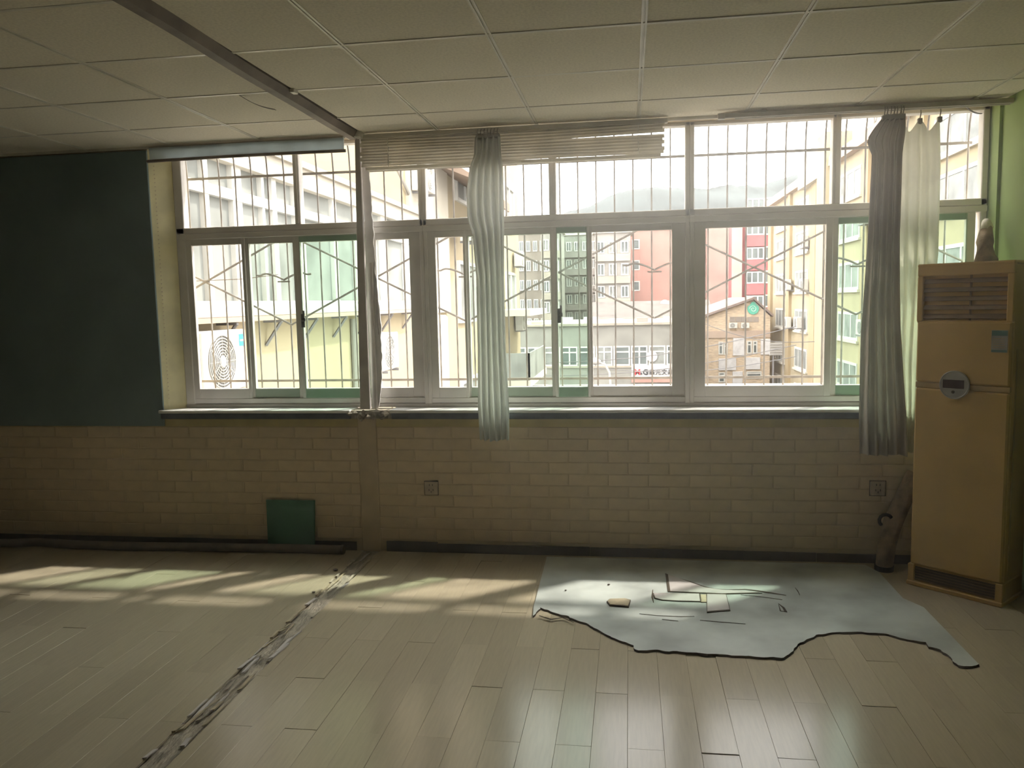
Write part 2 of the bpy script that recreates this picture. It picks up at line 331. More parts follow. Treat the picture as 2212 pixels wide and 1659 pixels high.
TB = [(2.61, -1.642, -1.602), (2.40, -1.639, -1.590), (2.19, -1.634, -1.583), (1.79, -1.625, -1.575), (1.47, -1.620, -1.553), (1.1, -1.622, -1.560), (.93, -1.633, -1.590)]
ring = [(lerp(TB, z, 1), .02, z) for z in zz]+[(lerp(TB, z, 2)+noise.noise(Vector((z*17, 0, 0)))*.008, .02, z) for z in reversed(zz)]
st = thing('torn_trim', (-1.61, .02, .93), 'torn white plastic trim strip beside the leaning post', 'trim strip')
part(MB().prism(ring, (0, .012, 0)), 'strip_face', M['foam'], st)
part(MB().add([(-1.606, .002, 1.85), (-1.590, .002, 1.85), (-1.594, .002, .93), (-1.612, .002, .93), (-1.606, .02, 1.85), (-1.590, .02, 1.85), (-1.594, .02, .93), (-1.612, .02, .93)], [(0,1,2,3),(7,6,5,4),(0,4,5,1),(1,5,6,2),(2,6,7,3),(3,7,4,0)]), 'return_strip', M['board'], st)
part(MB().tube([(-1.569, .012, 1.62), (-1.571, .010, 1.5), (-1.567, .012, 1.40)], .0016, 6), 'hanging_wire', M['dark'], st)
part(MB().ring((-1.622, .016, 2.585), (0, 1, 0), .009, .002, 16), 'eyelet', M['dark'], st)

# ceiling channel left by the partition
cb = thing('ceiling_channel', ((BX0+BX1)/2, -2, HC), 'sagging brown partition channel running across the ceiling', 'channel')
nn = 40; fa = []
for nm, prof, mm in (('channel_body', [(BX0+.006, .0), (BX0+.004, -.020), (BX0+.012, -.032), (BX1-.026, -.030), (BX1-.002, .002), (BX1-.002, .03), (BX0+.006, .03)], M['beam']), ('torn_flange', [(BX0-.006, -.004), (BX0+.008, -.022), (BX0+.011, -.018), (BX0+.0, .004)], M['runner'])):
    q = MB(); vv = []; m = len(prof)
    for i in range(nn+1):
        y = -.06+(YB+.1)*i/nn; wob = .008*math.sin(y*2.1)+.004*math.sin(y*5.3); sag = .012*max(0, math.sin((y+.2)*1.3))
        vv += [(a+wob, y, HC+b-(sag if b < 0 else 0)) for a, b in prof]
    q.add(vv, [(i*m+k, i*m+(k+1) % m, (i+1)*m+(k+1) % m, (i+1)*m+k) for i in range(nn) for k in range(m)]+[tuple(range(m)), tuple(range(nn*m, nn*m+m))])
    part(q, nm, mm, cb)
part(MB().box(BX0-.01, BX1+.015, -.12, -.04, HC-.03, HC+.01), 'end_plate', M['runner'], cb, bevel=.004)
part(MB().box(BX1-.004, BX1+.022, -1.10, -1.05, HC-.014, HC+.004), 'clip', M['runner'], cb, bevel=.003)
def strip(name, a, b, w, m, label, cat):
    a, b = Vector(a), Vector(b); q = MB(); n = 8; vs = []
    for i in range(n+1):
        t = i/n; p = a.lerp(b, t)+Vector((0, 0, -.012*math.sin(math.pi*t))); vs += [p+Vector((0, w, 0)), p-Vector((0, w, 0)), p+Vector((0, -w, .003)), p+Vector((0, w, .003))]
    q.add(vs, [(i*4+k, i*4+(k+1) % 4, (i+1)*4+(k+1) % 4, (i+1)*4+k) for i in range(n) for k in range(4)]+[(0,1,2,3), (n*4, n*4+1, n*4+2, n*4+3)])
    q.build(name, m, label=label, cat=cat)
strip('loose_metal_strip', (-1.895, -1.03, HC+.002), (-1.76, -.93, HC-.05), .010, M['beam'], 'loose brown metal strip dangling from the ceiling beside the channel', 'metal strip')
strip('loose_rail_end', W(2085, 230, 1, -.04), W(2121, 246, 1, -.04), .008, M['dark'], 'short dark strip dangling below the curtain rail in the corner', 'metal strip')

# roller blind over window 1
rb = thing('roller_blind', (-2.36, -.04, 2.53), 'grey blue roller blind drawn up above the left window', 'blind')
q = MB(); n = 24; vs = []
for i in range(n+1):
    t = i/n; x = -3.015+t*(3.015-1.725); s = .004*math.sin(t*9); zb = 2.535+.006*math.sin(t*2.5)
    vs += [(x, -.045+s, zb), (x, -.050+s, 2.61), (x, -.041+s, 2.61), (x, -.041+s, zb)]
q.add(vs, [(i*4+k, i*4+(k+1) % 4, (i+1)*4+(k+1) % 4, (i+1)*4+k) for i in range(n) for k in range(4)]+[(0,1,2,3), (n*4, n*4+1, n*4+2, n*4+3)])
part(q, 'fabric', M['roller'], rb)
part(MB().tube([(-3.035+t*1.32/12, -.043, 2.528+.006*math.sin(t/12*2.5)) for t in range(13)], .010, 8), 'bottom_bar', M['beam'], rb)
part(MB().tube([(-3.02, -.03, 2.606), (-1.73, -.03, 2.606)], .014, 10), 'roller_tube', M['rail'], rb)

# venetian blind over window 2
vb = thing('slatted_blind', (-.7, -.05, 2.40), 'grey slatted blind pulled up above the middle window', 'blind')
bx0, bx1 = -1.612, .208
part(MB().box(bx0, bx1+.02, -.075, -.03, 2.593, 2.618), 'head_rail', M['blind'], vb, bevel=.003)
ns = 10
for i in range(ns):
    z = 2.424+i*.0172; j = R.uniform(-.012, .008); dz = .016 if i >= 6 else 0
    q = MB(); nseg = 14; vs = []
    for k in range(nseg+1):
        t = k/nseg; x = bx0+j+(bx1-bx0)*t; zz_ = z+dz*min(1, max(0, (t-.62)/.38))*(1-.06*(i-6))+.0012*math.sin(t*11+i)
        vs += [(x, -.060, zz_), (x, -.0525, zz_+.012), (x, -.049, zz_+.0235), (x, -.0482, zz_+.0235), (x, -.0517, zz_+.012), (x, -.0592, zz_)]
    q.add(vs, [(k*6+m, k*6+(m+1) % 6, (k+1)*6+(m+1) % 6, (k+1)*6+m) for k in range(nseg) for m in range(6)]+[tuple(range(6)), tuple(range(nseg*6, nseg*6+6))])
    part(q, 'slat', M['blind'], vb)
part(MB().box(bx0+.03, bx1-.02, -.077, -.032, 2.402, 2.421), 'bottom_rail', M['blind'], vb, bevel=.003)
for x in (-1.44, .06): part(MB().tube([(x, -.064, 2.60-.012*k) for k in range(17)], [.0012 if k % 3 else .0026 for k in range(17)], 6), 'ladder_cord', M['cord'], vb)

# curtain rail
cr = thing('curtain_rail', (1.3, -.1, 2.6), 'twin grey curtain rail under the ceiling above the right window', 'curtain rail')
part(MB().box(.535, 2.04, -.135, -.118, 2.585, 2.612), 'track', M['rail'], cr, bevel=.003)
part(MB().box(.60, 2.04, -.098, -.08, 2.585, 2.612), 'track', M['rail'], cr, bevel=.003)
part(MB().box(.533, 2.0, -.08, -.03, 2.607, 2.617), 'backing_board', M['tile'], cr, bevel=.002)
part(MB().box(.50, .54, -.142, -.11, 2.58, 2.612), 'end_cap', M['rail'], cr, bevel=.003)
for x in (.75, 1.25, 1.85): part(MB().box(x-.012, x+.012, -.14, -.03, 2.612, 2.622), 'bracket', M['rail'], cr)

def curtain(name, m, tab, folds, amp, y, label, seed, ztop=None, hooks=None, wav=0, thick=.004):
    """tab rows: z, left x, right x"""
    t = thing(name, (sum(a[1] for a in tab)/len(tab), y, min(a[0] for a in tab)), label, 'curtain')
    zmax, zmin = max(a[0] for a in tab), min(a[0] for a in tab); nz, nx = 60, folds*8
    q = MB(); vs = []
    for j in range(nz+1):
        s = j/nz; z = zmax+(zmin-zmax)*s; l, r = lerp(tab, z, 1), lerp(tab, z, 2)
        for i in range(nx+1):
            u = i/nx; ph = 2*math.pi*folds*u
            a = amp*(.55+.45*min(1, s*3))*(1+.5*noise.noise(Vector((u*5, s*2, seed))))
            w = u+.012*math.sin(ph*.5+seed+s*2)
            zz_ = z
            if ztop and s < .12: zz_ = z-ztop(u)*(1-s/.12)
            if s > .97: zz_ += .012*noise.noise(Vector((u*6, seed, 0)))+wav*(u-.4)**2
            vs.append((l+(r-l)*w, y+a*math.sin(ph+.6*math.sin(s*3+seed)+.5*noise.noise(Vector((u*4, s*3, seed+9)))), zz_))
    q.add(vs, [(j*(nx+1)+i, j*(nx+1)+i+1, (j+1)*(nx+1)+i+1, (j+1)*(nx+1)+i) for j in range(nz) for i in range(nx)])
    o = part(q, 'fabric', m, t, smooth=True)
    for hx, hz in hooks or []:
        part(MB().tube([(hx, y, hz-.03), (hx, y-.006, hz), (hx+.004, y-.004, hz+.02), (hx+.002, y-.004, 2.60)], .0032, 6), 'hook', M['hook'], t)
        part(MB().box(hx-.012, hx+.012, y-.012, y+.012, hz-.036, hz-.006), 'heading_clip', M['hook'], t, bevel=.003)
    return t
tabm = [(2.56, -.895, -.740), (2.45, -.905, -.738), (2.39, -.932, -.728), (2.25, -.955, -.728), (2.09, -.955, -.728), (2.0, -.925, -.730), (1.74, -.905, -.735), (1.3, -.905, -.735), (.95, -.912, -.722), (.745, -.905, -.728)]
mc = curtain('tied_curtain', M['curt'], tabm, 5, .030, -.115, 'grey blue curtain hanging bunched between the windows', 2.0, wav=.03)
part(MB().box(-.885, -.745, -.13, -.10, 2.548, 2.572), 'heading_tape', M['hook'], mc, bevel=.004)
for k in range(7): part(MB().tube([(-.875+.02*k, -.128, 2.56), (-.875+.02*k, -.131, 2.585), (-.873+.02*k, -.12, 2.60)], .003, 6), 'hook', M['hook'], mc)
tabp = [(2.535, 1.372, 1.49), (2.49, 1.335, 1.495), (2.44, 1.305, 1.49), (2.40, 1.300, 1.485), (2.35, 1.325, 1.48), (1.9, 1.315, 1.478), (1.4, 1.295, 1.500), (.9, 1.292, 1.545), (.672, 1.30, 1.56)]
curtain('patterned_curtain', M['curtp'], tabp, 5, .030, -.132, 'grey brown patterned curtain gathered left of the cream liner', 5.0, hooks=[(1.385, 2.56), (1.40, 2.565), (1.418, 2.562), (1.435, 2.566), (1.45, 2.564), (1.468, 2.566), (1.482, 2.564)])
def scal(u): return .065*(.5-.5*math.cos(2*math.pi*(u*2 % 1)))+.01
curtain('cream_curtain', M['curtw'], [(2.548, 1.487, 1.690), (2.3, 1.487, 1.702), (1.8, 1.49, 1.705), (1.2, 1.50, 1.66), (.95, 1.53, 1.64), (.68, 1.555, 1.62)], 4, .016, -.075, 'cream translucent liner curtain hanging from hooks behind the air conditioner', 8.0, ztop=scal, hooks=[(1.487, 2.545), (1.588, 2.547), (1.690, 2.55)])

# floor standing air conditioner (local x along the front, y into the corner)
A0, A1 = Vector((1.509, -.35, 0)), Vector((1.846, -.664, 0)); ax = (A1-A0).normalized(); AW = (A1-A0).length; AD, AH = .275, 1.736
ac = thing('air_conditioner', A0, 'ivory cabinet air conditioner standing in the right corner', 'air conditioner')
ac.rotation_euler = (0, 0, math.atan2(ax.y, ax.x))
def acp(mb, name, m, bevel=0, smooth=False, par=None, **k): return mb.build(name, m, par or ac, bevel, smooth, **k)
acp(MB().box(0, AW, .012, AD, .0, .115).box(0, AW, .022, AD, .115, AH-.02), 'body', M['ac'], .006)
acp(MB().box(.004, AW-.004, .0, .03, 1.118,1.436), 'upper_panel', M['ac'], .008)
acp(MB().box(.004, AW-.004, .0, .03, .118, 1.083), 'lower_panel', M['ac'], .008)
acp(MB().box(.002, AW-.002, .006, .03, 1.086, 1.115), 'trim_band', M['seam'], .002)
acp(MB().box(0, AW, .0, .03, 1.672, AH).box(0, .030, .0, .03, 1.436, 1.672).box(AW-.030, AW, .0, .03, 1.436, 1.672).box(0, AW, 0.004, .03, 1.43, 1.442), 'outlet_frame', M['ac'], .004)
acp(MB().box(-.002, AW+.002, -.002, AD, AH-.018, AH), 'top_cap', M['ac'], .006)
acp(MB().box(.03, AW-.03, .045, .06, 1.44, 1.672), 'outlet_cavity', M['acd'])
for k in range(5):
    z = 1.444+k*.0452
    q = MB(); vs = []
    pr = [(.004, z+.010), (.012, z+.025), (.030, z+.038), (.044, z+.042), (.044, z+.038), (.032, z+.033), (.018, z+.020), (.010, z+.008)]
    for x in (.032, AW-.032): vs += [(x, a, b) for a, b in pr]
    n = len(pr); q.add(vs, [(i, (i+1) % n, n+(i+1) % n, n+i) for i in range(n)]+[tuple(range(n)), tuple(range(n, 2*n))])
    acp(q, 'louver', M['acl'])
acp(MB().box(AW*.56-.004, AW*.56+.004, .014, .04, 1.44, 1.672), 'louver_link', M['acl'])
dc = acp(MB().cyl((AW*.445, .002, .118+.994), (0, -1, 0), .073, .012, 40), 'control_disc', M['acs'], .002)
acp(MB().ring((AW*.445, -.010, 1.112), (0, -1, 0), .070, .004, 40), 'bezel', M['acs'], par=dc)
acp(MB().box(AW*.445-.055, AW*.445+.048, -.0135, -.009, 1.094, 1.138), 'display', M['acx'], .001, par=dc)
acp(MB().cyl((AW*.445-.004, -.009, 1.075), (0, -1, 0), .008, .005, 12), 'button', M['acd'], par=dc)
lb = acp(MB().box(AW-.092, AW-.018, -.0022, .001, 1.285, 1.395), 'energy_label', M['label'])
acp(MB().box(AW-.090, AW-.020, -.0030, -.002, 1.368, 1.393), 'label_header', M['labelg'], par=lb)
acp(MB().box(AW-.090, AW-.020, -.0030, -.002, 1.287, 1.298), 'label_footer', M['labelg'], par=lb)
for z in (1.308, 1.319, 1.330, 1.341, 1.352): acp(MB().box(AW-.084, AW-.03, -.0028, -.002, z, z+.003), 'label_line', M['seam'], par=lb)
acp(MB().box(.03, AW-.03, .006, .02, .030, .105), 'intake_recess', M['acd'])
for k in range(5): acp(MB().box(.03, AW-.03, .002, .008, .034+k*.015, .038+k*.015), 'intake_slat', M['acl'])
acp(MB().box(-.006, .03, -.004, .03, 0, .118), 'foot', M['ac'], .004); acp(MB().box(AW-.03, AW+.006, -.004, .03, 0, .118), 'foot', M['ac'], .004)
acp(MB().box(-.01, AW+.01, -.012, AD, 0, .024), 'plinth', M['ac'], .004)
acp(MB().box(AW, AW+.004, .06, .075, .15, 1.3), 'side_seam', M['seam'])
MB().tube([(1.905, -.22, AH-.3), (1.915, -.17, AH+.02), (1.935, -.10, AH+.12), (1.955, -.06, AH+.20)], [.062, .058, .044, .030], 12).build('wrapped_pipe', M['wrap'], smooth=True, label='tan wrapped pipe rising behind the top of the air conditioner', cat='pipe')
o = bpy.data.objects['wrapped_pipe']
MB().tube([(1.935, -.085, AH+.19), (1.955, -.06, AH+.225), (1.985, -.04, AH+.20)], [.02, .028, .018], 10).build('foam_plug', M['tile'], o, smooth=True)
dp = thing('drain_pipe', (1.44, -.14, 0), 'tan drain pipe slanting from the air conditioner to the floor', 'pipe')
part(MB().tube([(1.62, -.075, .56), (1.56, -.085, .42), (1.50, -.10, .28), (1.462, -.12, .15), (1.445, -.135, .02)], [.045, .05, .052, .05, .046], 14), 'pipe', M['wrap'], dp, smooth=True)
part(MB().tube([(1.47+.035*math.cos(a*.5)-.03, -.16, .30+.035*math.sin(a*.5)) for a in range(1, 9)], .010, 8), 'hook', M['black'], dp, smooth=True)
part(MB().tube([(1.445, -.135, .0), (1.445, -.135, .03)], .052, 16), 'collar', M['black'], dp)

# wall sockets
def socket(x, z, y, label, w=.086):
    s = thing('wall_socket', (x, y, z), label, 'socket', 'wall sockets below the windows')
    b = part(MB().box(x-w/2, x+w/2, y-.012, y, z-w/2, z+w/2), 'plate', M['socket'], s, bevel=.004)
    for dx, dz, a in ((-.010, .022, 0), (.010, .022, 0), (-.013, -.010, .5), (.013, -.010, -.5), (0, -.022, 0)):
        part(MB().box(x+dx-.0025, x+dx+.0025, y-.0135, y-.011, z+dz-.006, z+dz+.006), 'slot', M['acd'], s)
    part(MB().box(x-w/2-.003, x+w/2+.003, y-.004, y, z-w/2-.003, z+w/2+.003), 'back_box', M['baseb'], s)
socket(-1.252, .419, -.006, 'small square wall socket on the bricks right of the plaster strip')
socket(1.437, .452, -.006, 'pale wall socket on the bricks behind the slanting drain pipe')

# leaning green board
q = MB().add([(-2.365, -.012, .33), (-2.03, -.012, .33), (-2.03, -.05, .012), (-2.35, -.05, .012), (-2.365, -.024, .33), (-2.03, -.024, .33), (-2.03, -.062, .012), (-2.35, -.062, .012)], [(0,1,2,3),(7,6,5,4),(0,4,5,1),(1,5,6,2),(2,6,7,3),(3,7,4,0)])
q.build('green_board', M['gboard'], bevel=.002, label='dark green square board leaning against the brick wall', cat='board')
# old hose lying along the wall
hp = [W(u, v, 2, .028) for u, v in ((-420, 1172), (-150, 1172), (20, 1173), (80, 1170), (160, 1176), (300, 1180), (400, 1181), (520, 1183), (620, 1183), (700, 1183), (748, 1181))]
for p in hp: p.z = .028; p.y = min(p.y, -.088)
hs = thing('floor_hose', (-3, -.11, 0), 'dark grey wrapped hose lying along the foot of the wall', 'hose')
part(MB().tube(hp, .028, 12), 'hose_body', M['hose'], hs, smooth=True)
e = hp[-1]; part(MB().cyl(e-Vector((.01, 0, 0)), (1, 0, 0), .031, .018, 14), 'end_ring', M['baseb'], hs)

# grey vinyl sheet with torn edge
near = [(1150, 1331), (1168, 1312), (1185, 1318), (1200, 1325), (1228, 1331), (1238, 1337), (1270, 1348), (1300, 1366), (1335, 1382), (1366, 1394), (1378, 1406), (1420, 1404), (1470, 1409), (1540, 1414), (1590, 1416), (1650, 1419), (1692, 1421), (1704, 1412), (1725, 1392), (1762, 1372), (1785, 1367), (1830, 1365), (1890, 1368), (1920, 1371), (1960, 1381), (1998, 1387), (2005, 1396), (2032, 1404), (2050, 1418), (2066, 1436), (2080, 1439), (2114, 1438)]
pts = [W(u, v, 2, .009) for u, v in near]; ring = []
for a, b in zip(pts, pts[1:]):
    for k in range(6):
        p = a.lerp(b, k/6); ring.append(Vector((p.x+noise.noise(p*30)*.010, p.y+noise.noise(p*26+Vector((9, 0, 0)))*.012, 0)))
ring += [Vector((1.463, -1.36, 0)), Vector((1.461, -.72, 0)), Vector((1.40, -.60, 0)), Vector((1.40, -.20, 0)), Vector((1.36, -.07, 0)), Vector((-.515, -.07, 0)), Vector((-.50, -.9, 0))]
vsht = thing('vinyl_sheet', (.5, -.7, 0), 'grey blue vinyl sheet with a torn edge lying on the planks', 'floor sheet')
bmx = bmesh.new(); vv = [bmx.verts.new((p.x, p.y, .0095)) for p in ring]; es = [bmx.edges.new((vv[i], vv[(i+1) % len(vv)])) for i in range(len(vv))]
bmesh.ops.triangle_fill(bmx, use_beauty=True, edges=es); bmesh.ops.recalc_face_normals(bmx, faces=bmx.faces)
for f in bmx.faces:
    if f.normal.z < 0: f.normal_flip()
me = bpy.data.meshes.new('sheet_top'); bmx.to_mesh(me); bmx.free(); me.materials.append(M['sheet']); keep(link('sheet_top', me), vsht)
q = MB(); n = len(ring); c = Vector((.5, -.7, 0))
for i in range(n):
    a, b = ring[i], ring[(i+1) % n]
    torn = i < (len(near)-1)*6
    ex = .007 if torn else .001
    oa = Vector((0, -1, 0))*ex*(1+noise.noise(a*20)); ob = Vector((0, -1, 0))*ex*(1+noise.noise(b*20))
    q.add([(a.x, a.y, .0097), (b.x, b.y, .0097), (b.x+ob.x, b.y+ob.y, .001), (a.x+oa.x, a.y+oa.y, .001)], [(0, 1, 2, 3)])
part(q, 'torn_edge_shade', M['edge'], vsht)  # torn rim, its shade line put into the dark colour
def ribbon(name, pl, w, m, parent, z=.0105):
    P = [W(u, v, 2, z) for u, v in pl]; q = MB(); vs = []
    for i, p in enumerate(P):
        t = (P[min(i+1, len(P)-1)]-P[max(i-1, 0)]); nrm = Vector((-t.y, t.x, 0)).normalized(); ww = w*(.5+.8*abs(noise.noise(p*40)))*(1 if 0 < i < len(P)-1 else .3)
        vs += [p+nrm*ww, p+Vector((0, 0, .002)), p-nrm*ww]
    q.add(vs, [(i*3+k, i*3+k+1, i*3+k+4, i*3+k+3) for i in range(len(P)-1) for k in range(2)])
    part(q, name, m, parent)
for pl, w in (([(1445, 1244), (1490, 1256), (1520, 1267), (1545, 1272), (1570, 1274)], .008), ([(1570, 1274), (1610, 1273), (1635, 1276), (1660, 1280), (1698, 1286)], .012), ([(1718, 1270), (1723, 1276), (1728, 1286)], .006),
              ([(1682, 1304), (1692, 1312), (1698, 1322), (1686, 1320), (1682, 1306)], .008), ([(1381, 1326), (1420, 1330), (1470, 1332), (1500, 1332)], .005), ([(1410, 1274), (1409, 1290), (1412, 1302)], .010),
              ([(1165, 1330), (1190, 1338), (1215, 1334), (1240, 1345)], .010), ([(1430, 1338), (1450, 1340), (1465, 1342)], .006), ([(1512, 1340), (1560, 1344), (1610, 1348)], .005), ([(1600, 1285), (1650, 1290), (1690, 1296)], .003)):
    ribbon('tear', pl, w, M['edge'], vsht)
def scrap(name, px, th, m, label, zb=.0105, em=None):
    P = [W(u, v, 2, zb) for u, v in px]; t = thing(name, P[0], label, 'floor scrap', 'scraps lying on the grey sheet')
    part(MB().prism([(p.x, p.y, zb) for p in P], (0, 0, th)), 'scrap_top', m, t)
    cx = sum(p.x for p in P)/len(P); cy = sum(p.y for p in P)/len(P)
    part(MB().prism([(cx+(p.x-cx)*1.06, cy+(p.y-cy)*1.10, zb-.0005) for p in P], (0, 0, th*.8)), 'scrap_underside', M['edge'], t)
scrap('laminate_scrap', [(1448, 1278), (1443, 1242), (1522, 1270), (1560, 1275), (1600, 1277), (1640, 1281), (1560, 1283)], .004, M['pinkw'], 'pale triangular laminate scrap with a long pointed tail on the grey sheet')
scrap('laminate_scrap', [(1412, 1283), (1510, 1284), (1512, 1300), (1465, 1299), (1432, 1297), (1416, 1293)], .005, M['pinkw'], 'long pale laminate scrap just left of the small tan gap piece')
scrap('laminate_scrap', [(1527, 1285), (1568, 1286), (1576, 1318), (1528, 1322)], .005, M['pinkw'], 'squarish pale laminate scrap at the right end of the torn pieces')
scrap('tan_scrap', [(1512, 1285), (1525, 1285), (1527, 1301), (1514, 1301)], .003, M['tanp'], 'tiny tan piece between two pale laminate scraps')
scrap('tan_scrap', [(1312, 1302), (1318, 1297), (1350, 1296), (1361, 1299), (1357, 1312), (1345, 1311), (1318, 1309)], .010, M['tanp'], 'loose tan flake lying alone on the left of the grey sheet')
for k, (u, v, s, lab) in enumerate(((725, 1233, .014, 'dark little pebble on the planks just left of the mortar seam'), (678, 1281, .011, 'dark crumb lying against the mortar seam in the sun patch'), (1315, 1264, .008, 'dark crumb on the grey sheet in the sun patch'), (1222, 1276, .007, 'tiny dark crumb near the left end of the grey sheet'))):
    p = W(u, v, 2, .0 if u < 1150 else .0095); bmx = bmesh.new(); bmesh.ops.create_icosphere(bmx, subdivisions=1, radius=s)
    for vtx in bmx.verts: vtx.co *= R.uniform(.7, 1.2); vtx.co.z = max(vtx.co.z*.6+s*.5, 0)
    me = bpy.data.meshes.new('pebble'); bmx.to_mesh(me); bmx.free(); me.materials.append(M['baseb']); o = link('pebble', me, label=lab, cat='pebble', group='crumbs on the floor'); o.location = p

# ================================================================== OUTSIDE: window grille of this building
GY = .42
gr = thing('window_grille', (-.5, GY, .75), 'brown iron security grille with diamonds and bird shapes outside the windows', 'grille')
def arcbar(x): return [(x, GY, .80), (x, GY, 1.6), (x, GY, 2.50)]+[(x, GY-.21*(1-math.cos(a)), 2.50+.33*math.sin(a)) for a in (.3, .6, .9, 1.2, 1.5)]
bars = [.501+.1178*k for k in range(-30, 14)]
for x in bars: part(MB().tube(arcbar(x), .0058, 6), 'bar', M['iron'], gr)
for z in (1.072, 2.482): part(MB().box(bars[0]-.02, bars[-1]+.02, GY-.004, GY+.004, z-.008, z+.008), 'rail', M['iron'], gr)
PER = 1.2415; vx = -.4560; ZC = 1.772; ZA = .31
for k in range(-3, 3):
    a = vx+PER*k; m_ = a+PER/2; b = a+PER
    for s in (1, -1):
        part(MB().tube([(a, GY-.008, ZC), (m_, GY-.008, ZC+s*ZA)], .0072, 6), 'diagonal', M['iron'], gr)
        part(MB().tube([(m_, GY-.008, ZC+s*ZA), (b, GY-.008, ZC)], .0072, 6), 'diagonal', M['iron'], gr)
    gx = m_-.035 if k < -1 else m_
    bp = []
    for t in range(25):
        u = -1+t/12; au = abs(u); bp.append((gx+u*.20, GY-.02, 1.772+.045*math.sin(min(au*2.2, math.pi*.62))-(.0 if au < .7 else .022*(au-.7)/.3)+(.016*(au-.85)/.15 if au > .85 else 0)))
    part(MB().tube(bp, .007, 6), 'bird_shape', M['iron'], gr)
    part(MB().box(gx-.045, gx+.045, GY-.026, GY-.014, 1.755, 1.765), 'bird_tail', M['iron'], gr)
wire = W(425, 607, 1, GY-.008)
MB().tube([wire, wire+Vector((.35, 0, .005)), wire+Vector((.6, .02, .03))], .0025, 6).build('clothes_wire', M['pinkc'], label='thin orange wire tied across the left end of the grille', cat='wire')
MB().box(-3.6, 3.2, .203, .47, 2.99, 3.1).build('trim_3', M['conc'], kind='structure', label='unseen concrete canopy slab above the windows outside, shaped to cut the sun')  # unseen overhang, shaped so the upper sun strip falls narrow on the floor

# ================================================================== OUTSIDE: the street and buildings
GZ = -7.0
MB().box(-120, 120, .3, 260, GZ-.4, GZ).build('ground', M['asph'], kind='structure', label='grey street surface far below')

def facade_window(par, axis, at, a0, a1, z0, z1, sgn, nm=1, fm=None, gm=None, ft=.06, d=.08, nt=0):
    """framed window with panes on plane axis=at, spanning a0..a1 along the other axis; sgn = outward side"""
    fm = fm or M['wframe']; gm = gm or M['owin']
    def bx(q, u0, u1, w0, w1, p0, p1):
        lo, hi = sorted((at+sgn*p0, at+sgn*p1))
        return q.box(lo, hi, u0, u1, w0, w1) if axis == 0 else q.box(u0, u1, lo, hi, w0, w1)
    q = MB(); bx(q, a0, a0+ft, z0, z1, -.02, d); bx(q, a1-ft, a1, z0, z1, -.02, d); bx(q, a0+ft, a1-ft, z0, z0+ft, -.02, d); bx(q, a0+ft, a1-ft, z1-ft, z1, -.02, d)
    for k in range(1, nm): c = a0+(a1-a0)*k/nm; bx(q, c-ft*.5, c+ft*.5, z0+ft, z1-ft, -.02, d*.9)
    for k in range(1, nt+1): c = z1-(z1-z0)*.3*k; bx(q, a0+ft, a1-ft, c-ft*.5, c+ft*.5, -.02, d*.85)
    o = part(q, 'window', fm, par)
    q = MB(); bx(q, a0+ft*.5, a1-ft*.5, z0+ft*.5, z1-ft*.5, -.02, .02)
    sub(q, 'pane', gm, o); return o

# --- left wing with enclosed balcony, plane x = -3.9
FX = -3.9
wg = thing('balcony_wing', (FX, 5, GZ), 'cream balcony wing with white framed glazing outside the left window', 'building')
part(MB().box(FX-6, FX, .25, 9.6, GZ, 1.46), 'lower_wall', M['ywall'], wg)
part(MB().box(FX-6, FX-.25, .25, 9.6, 1.46, 3.2), 'rear_wall', M['wwall'], wg)
part(MB().box(FX-.25, FX+.16, .25, 8.95, 1.50, 1.655), 'ledge', M['wframe'], wg, bevel=.01)
part(MB().box(FX-.25, FX+.22, .25, 9.0, 1.455, 1.50), 'ledge_edge', M['pinkc'], wg)
part(MB().box(FX-.2, FX+.10, .25, 9.8, 2.985, 3.20), 'fascia', M['wwall'], wg)
part(MB().box(FX-6, FX+.16, .25, 9.9, 3.20, 3.275), 'roof_edge', M['cream'], wg)
part(MB().box(FX-.06, FX+.058, .25, 9.6, 2.645, 2.745), 'transom_band', M['wframe'], wg)
for y0, y1 in ((.3, .5), (1.2, 1.28), (2.12, 2.2), (2.66, 2.85), (3.30, 3.36), (3.55, 3.66), (4.15, 4.42), (5.36, 5.5), (6.20, 6.45), (7.45, 7.75), (8.75, 9.2)):
    part(MB().box(FX-.05, FX+.05, y0, y1, 1.655, 2.985), 'mullion', M['wframe'], wg)
prev = .25
for y in (1.24, 2.7, 3.6, 4.3, 5.43, 6.3, 7.6, 9.5):
    part(MB().box(FX-.02, FX-.005, prev, y, 1.655, 2.645), 'pane', M['owinl'], wg); part(MB().box(FX-.02, FX-.005, prev, y, 2.745, 2.985), 'pane', M['owinl'], wg); prev = y
for y in (2.3, 3.3, 4.3, 5.3, 6.3, 7.4, 8.6):
    part(MB().tube([(FX+.20, y, 1.44), (FX+.01, y, 1.18)], .018, 6), 'bracket', M['dark'], wg); part(MB().box(FX, FX+.21, y-.02, y+.02, 1.425, 1.456), 'bracket_arm', M['dark'], wg)
part(MB().tube([(FX+.05, 6.0, 1.40), (FX+.05, 6.0, GZ)], .05, 10), 'drain_pipe', M['grey'], wg)

